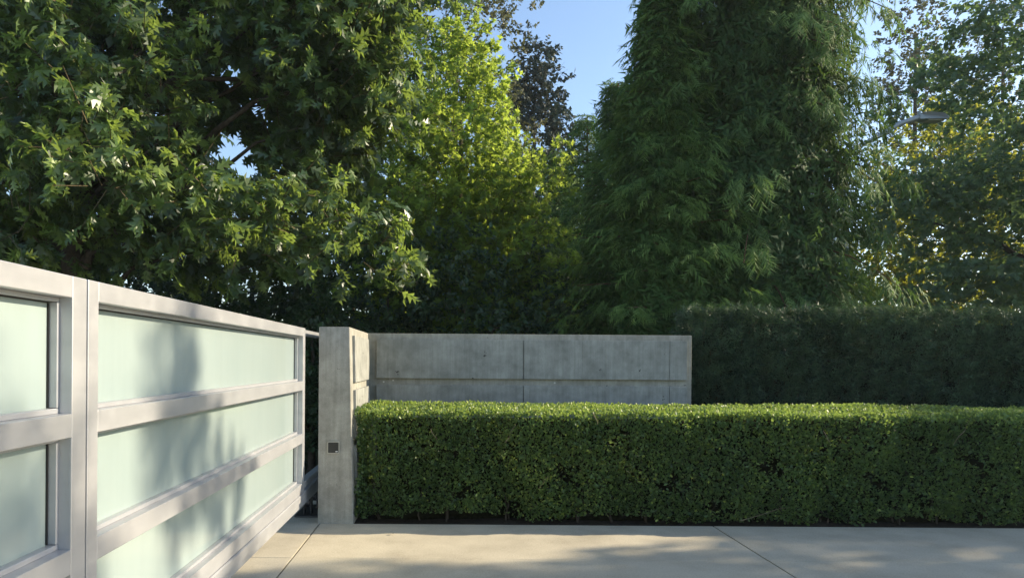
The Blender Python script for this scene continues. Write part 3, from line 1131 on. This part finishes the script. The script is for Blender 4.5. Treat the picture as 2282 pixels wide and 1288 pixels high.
cb = at(1682, 803, 11.0)
conifer('cedar_tree', 'huge dark green cedar with drooping fern-like sprays behind the hedges', (cb.x, 11.0, -0.13), 19.0, 2.12, 680, 33, 0.29, 'cedar',
        droop=0.42, z0=0.4, power=0.45, seed=2, trunk_r=0.26, bulk=9500)
for (px, Y, hh, R_, s, nbr, per, fr, bk, lab) in ((1478, 10.5, 7.7, 2.0, 4, 400, 31, 0.26, 3600, 'broad feathery green cypress pressed against the left of the huge cedar'),
                               (1372, 15.2, 7.7, 1.5, 5, 240, 26, 0.27, 1700, 'medium cypress whose ragged tip stands just left of the huge cedar'),
                               (1305, 17.5, 7.8, 1.6, 6, 170, 16, 0.34, 700, 'smaller cypress further left, second to last of the conifer row'),
                               (1240, 20.5, 7.8, 1.6, 7, 170, 16, 0.36, 700, 'farthest and leftmost cypress of the conifer row beside the maple')):
    b = at(px, 803, Y)
    conifer('cypress_tree', lab, (b.x, Y, -0.13), hh, R_, nbr, per, fr, 'cypress', 'receding row of cypresses', droop=0.26, z0=0.05, power=0.92 if s == 4 else 0.68,
            seed=s, trunk_r=0.12, upturn=0.12, bulk=bk)


# ---- layered shade trees on the right
def layered(px, Y, z0, z1, R_, nb, seed):
    b = at(px, 803, Y)
    return (b.x, Y), auto_boughs((b.x, Y), z0, z1, lambda t: R_*math.sin(math.pi*min(1, 0.30+0.64*t))**0.7, nb, 0.36, 0.36, 0.25, seed)


(bx, by), lb = layered(2390, 14.0, 0.5, 9.8, 3.7, 64, 9)
broadleaf('pin_oak_tree', 'large hazy blue-green tree with layered boughs at the right edge', (bx, by, -0.13), 10.5, 0.22, lb, 4800, 13, 0.40, 0.14,
          T_KITE, F_KITE, 'shade_oak', 'bark', limbs=9, gravity=0.55, twigs=False, flat=0.4)
(bx, by), lb = layered(2130, 21.0, 1.0, 9.3, 3.2, 70, 12)
broadleaf('golden_tree', 'sunlit yellow-green tree glowing behind the street lamp', (bx, by, -0.13), 9.5, 0.18, lb, 2600, 13, 0.5, 0.16,
          T_KITE, F_KITE, 'golden', 'bark', limbs=14, twigs=False)
for px, Y, hh, R_, s, lab in ((2035, 30.0, 19, 1.7, 21, 'tall slim poplar standing above the street lamp'),
                             (2230, 33.0, 21, 2.4, 22, 'tall poplar at the upper right corner behind the layered tree')):
    b = at(px, 803, Y)
    bo = auto_boughs((b.x, Y), 2.0, hh, lambda t: R_*math.sin(math.pi*min(1, 0.22+0.72*t))**0.6, 80, 0.34, 1.3, 0.3, s)
    broadleaf('poplar_tree', lab, (b.x, Y, -0.13), hh, 0.2, bo, 1200, 13, 0.5, 0.17, T_KITE, F_KITE, 'poplar', 'bark', 'slim poplars on the right',
              limbs=10, twigs=False, tone_shift=-0.1)

# ---- shrubs under the trees, behind the gate and the wall
for k, (px, Y, hh, R_, lab) in enumerate(((330, 11.5, 3.0, 1.5, 'dark shrub above the gate joint, under the oak'),
                                        (520, 10.6, 2.7, 1.3, 'dark shrub over the middle of the long gate'),
                                        (690, 10.2, 2.5, 1.15, 'dark shrub seen through the open gap between gate and pillar'),
                                        (860, 10.9, 3.3, 1.35, 'dark shrub behind the corner of pillar and wall'),
                                        (1030, 10.6, 3.2, 1.35, 'dark shrub behind the left half of the concrete wall'),
                                        (1215, 11.4, 3.0, 1.1, 'leafy green shrub behind the middle of the concrete wall'),
                                        (110, 12.5, 2.7, 1.6, 'dark shrub beyond the near gate section, under the oak trunk'))):
    b = at(px, 803, Y)
    bo = auto_boughs((b.x, Y), 0.3, hh, lambda t: R_*math.sin(math.pi*min(1, 0.40+0.55*t))**0.6, 26, 0.40, 0.9, 0.12, 40+k)
    root = broadleaf('shrub', lab, (b.x, Y, -0.13), hh, 0.05, bo, 760, 12, 0.26, 0.095, T_KITE, F_KITE, 'shrub', 'bark', 'dark shrubs under the trees',
                     limbs=8, twigs=False, tone_shift=0.1 if k == 5 else 0.0)
    root['category'] = 'shrub'

for k, (px, Y, hh, R_, lab) in enumerate(((40, 16.0, 4.6, 2.2, 'dark understorey tree far behind the near gate section'),
                                        (300, 15.5, 4.9, 2.2, 'dark understorey tree behind the oak, over the gate joint'),
                                        (560, 16.0, 5.0, 2.1, 'dark understorey tree behind the oak, over the far gate end'),
                                        (790, 15.5, 7.0, 1.9, 'dark understorey tree between the oak and the bright maple'),
                                        (1130, 17.5, 5.0, 1.9, 'dark understorey tree between the maple and the cypress row'))):
    b = at(px, 803, Y)
    bo = auto_boughs((b.x, Y), 0.4, hh, lambda t: R_*math.sin(math.pi*min(1, 0.36+0.58*t))**0.6, 40, 0.36, 0.9, 0.15, 60+k)
    broadleaf('understorey_tree', lab, (b.x, Y, -0.13), hh, 0.08, bo, 1300, 12, 0.3, 0.15, T_KITE, F_KITE, 'shrub', 'bark', 'dark understorey trees',
              limbs=10, twigs=False)

# ---- far belt of trees closing the view
n = 26000
x = rng.uniform(-45, 60, n)
y = rng.uniform(44, 50, n)
top = 4.2+1.1*fbm(x*0.12, x*0, 51)
z = rng.uniform(0, 1, n)**0.8*top
far = leaf_obj('distant_woods', T_KITE, F_KITE, np.stack([x, y, z], 1), rand_dirs(n), rand_dirs(n, 0.5), rng.uniform(0.5, 0.9, n),
               np.clip(rng.normal(0.4, 0.2, n), 0, 1), M['shrub'], None)
tag(far, 'far dark belt of woods glimpsed under the tree crowns', 'woods', kind='stuff')

# ---- trees outside the right edge of the picture, their shade reaches the driveway
bo = np.array([(20, 7.4, 7.3, 1.1, 1.0, .95), (20, 8.6, 7.5, 1.2, 1.1, .95), (20, 9.8, 7.4, 1.2, 1.1, .95), (20, 10.9, 7.3, 1.1, 1.0, .9), (20, 8.0, 6.2, 1.3, 1.2, .95),
               (20, 9.4, 6.1, 1.3, 1.2, .95), (20, 10.6, 6.0, 1.2, 1.1, .9), (20, 8.8, 5.0, 1.3, 1.2, .8), (20, 10.2, 5.0, 1.2, 1.1, .8), (20, 7.0, 5.8, 1.1, 1.0, .8),
               (20, 7.6, 4.8, 1.1, 1.0, .8), (20, 11.6, 6.4, 1.0, 1.0, .8)])
broadleaf('rowan_tree', 'low round tree beyond the right edge that shades the right of the driveway', (20, 9.2, -0.13), 8.6, 0.14, bo, 2300, 12, 0.4, 0.18,
          T_KITE, F_KITE, 'shade_oak', 'bark', limbs=12, twigs=False)
bo = auto_boughs((20.5, 16.8), 2.0, 12.0, lambda t: 3.6*math.sin(math.pi*min(1, 0.3+0.62*t))**0.7, 60, 0.36, 0.8, 0.4, 78)
broadleaf('lime_tree', 'broad leafy tree beyond the right edge that shades the layered tree', (20.5, 16.8, -0.13), 12.5, 0.25, bo, 1100, 12, 0.6, 0.24,
          T_KITE, F_KITE, 'shade_oak', 'bark', limbs=14, twigs=False)
bo = []
for (gx, gy, gz, r_) in ((-1.3, 3.55, 1.45, .26), (-1.3, 3.60, 1.15, .30), (-1.3, 3.85, 0.85, .34), (-1.3, 4.35, 0.55, .30), (-1.3, 2.30, 0.60, .42), (-1.3, 2.0, 1.0, .40), (-1.3, 2.55, 0.25, .36), (-1.3, 1.6, 1.2, .4),
                         (-0.7, 4.75, 0, .40), (0.3, 4.70, 0, .42), (1.1, 4.65, 0, .36), (1.5, 5.2, 0, .34), (2.0, 5.35, 0, .30), (2.3, 5.0, 0, .4), (-0.2, 4.1, 0, .5), (-0.3, 4.55, 0, .45), (0.7, 4.45, 0, .45), (-1.0, 4.45, 0, .4), (1.7, 4.7, 0, .4), (-0.6, 4.3, 0, .5), (0.2, 4.35, 0, .5), (1.2, 4.3, 0, .5), (2.2, 4.55, 0, .45)):
    q = Vector((gx, gy, gz))
    q = q+SUN*((15.0-gx)/SUN.x)
    bo.append((q.x, q.y, q.z, r_, r_, r_*0.8))
bo = np.array(bo)
broadleaf('birch_tree', 'slender young tree off to the right that dapples the gate', (15.0, 8.2, -0.13), 11.5, 0.12, bo, 1600, 12, 0.25, 0.10,
          T_KITE, F_KITE, 'maple', 'bark', limbs=12, twigs=True, lean=(0.0, -1.6))

# ------------------------------------------------------------------ street lamp
LY = 12.6
hd = at(2046, 263, LY)
a0 = at(1962, 302, LY)
pb = at(1880, 803, LY)
lamp = empty('street_lamp', (pb.x, LY, -0.13))
tag(lamp, 'grey street lamp with flat head reaching out behind the cedar', 'street lamp')
tube_obj('pole', [np.array([(pb.x, LY, -0.13, 0.09), (pb.x, LY, 3, 0.075), (pb.x, LY, a0.z-0.45, 0.055)])], M['lamp_grey'], lamp, 12)
tube_obj('arm', [np.array([(pb.x, LY, a0.z-0.5, 0.05), (pb.x+0.12, LY, a0.z-0.28, 0.046), (a0.x, LY, a0.z, 0.044), ((a0.x+hd.x)/2, LY, (a0.z+hd.z)/2+0.05, 0.042),
                           (hd.x-0.02, LY, hd.z, 0.046), (hd.x+0.06, LY, hd.z, 0.044)])], M['lamp_grey'], lamp, 10)
bm = bmesh.new()
hl = 0.52
prof = [(0, 0.055), (0.12, 0.075), (0.36, 0.055), (hl, 0.012), (hl, -0.005), (0.42, -0.045), (0.1, -0.05), (0, -0.04)]
w_ = [0.06, 0.13, 0.15, 0.07, 0.07, 0.14, 0.12, 0.06]
L_ = [bm.verts.new((hd.x+x, LY-ww, hd.z+z-0.02*x)) for (x, z), ww in zip(prof, w_)]
R_ = [bm.verts.new((hd.x+x, LY+ww, hd.z+z-0.02*x)) for (x, z), ww in zip(prof, w_)]
k = len(prof)
for i in range(k):
    bm.faces.new((L_[i], L_[(i+1) % k], R_[(i+1) % k], R_[i]))
bm.faces.new(L_[::-1])
bm.faces.new(R_)
bmesh.ops.recalc_face_normals(bm, faces=bm.faces)
head = bm_obj('lamp_head', bm, M['lamp_grey'], lamp)
box('lens', hd.x+0.13, hd.x+0.38, LY-0.09, LY+0.09, hd.z-0.068, hd.z-0.05, M['lens'], head, 0.004)
cyl('sensor', (hd.x+0.02, LY, hd.z+0.085), 0.03, 0.07, (0, 0, 1), M['lamp_grey'], head, 10)

# ------------------------------------------------------------------ fallen bits on the slabs
for i, (px, py, sz, lab) in enumerate(((872, 1191, 0.055, 'curled dark dead leaf lying on the driveway before the hedge'),
                                      (930, 1182, 0.014, 'tiny dark crumb on the slab right of the curled leaf'),
                                      (945, 1240, 0.012, 'tiny dark speck on the cross joint of the slabs'),
                                      (1815, 1201, 0.014, 'tiny dark crumb on the shaded right slab'))):
    dy = (py-VY)-(px-VX)*ROLL
    Y = EYE*FPX/dy
    p = at(px, py, Y)
    T = np.array([(0, 0, 0.12), (0.3, 0.25, 0.02), (0.8, 0.22, 0.10), (1, 0, 0.30), (0.8, -0.25, 0.22), (0.3, -0.28, 0.14), (0.5, 0, 0.10)])
    T = T-np.array([0.5, 0, 0])
    V = T*sz+np.array([p.x, p.y, 0.003])
    F = [(6, 0, 1), (6, 1, 2), (6, 2, 3), (6, 3, 4), (6, 4, 5), (6, 5, 0)]
    o = link('dead_leaf', np_mesh('dead_leaf', V, np.array(F)), M['deadleaf'])
    tag(o, lab, 'leaf', 'fallen bits on the slabs')

# ------------------------------------------------------------------ thin haze volume, added for a bluish glare veil
m, t, b, out = new_mat('thin_haze')
t.nodes.remove(b)
pv = N(t, 'ShaderNodeVolumePrincipled')
pv.inputs['Color'].default_value = (0.80, 0.92, 1.0, 1)
pv.inputs['Density'].default_value = 0.0007
pv.inputs['Anisotropy'].default_value = 0.2
t.links.new(pv.outputs[0], out.inputs['Volume'])
hz = box('haze', -72, 92, -27, 132, -1.6, 22.5, m)
tag(hz, 'thin haze volume added as a bluish veil over the trees', kind='stuff')
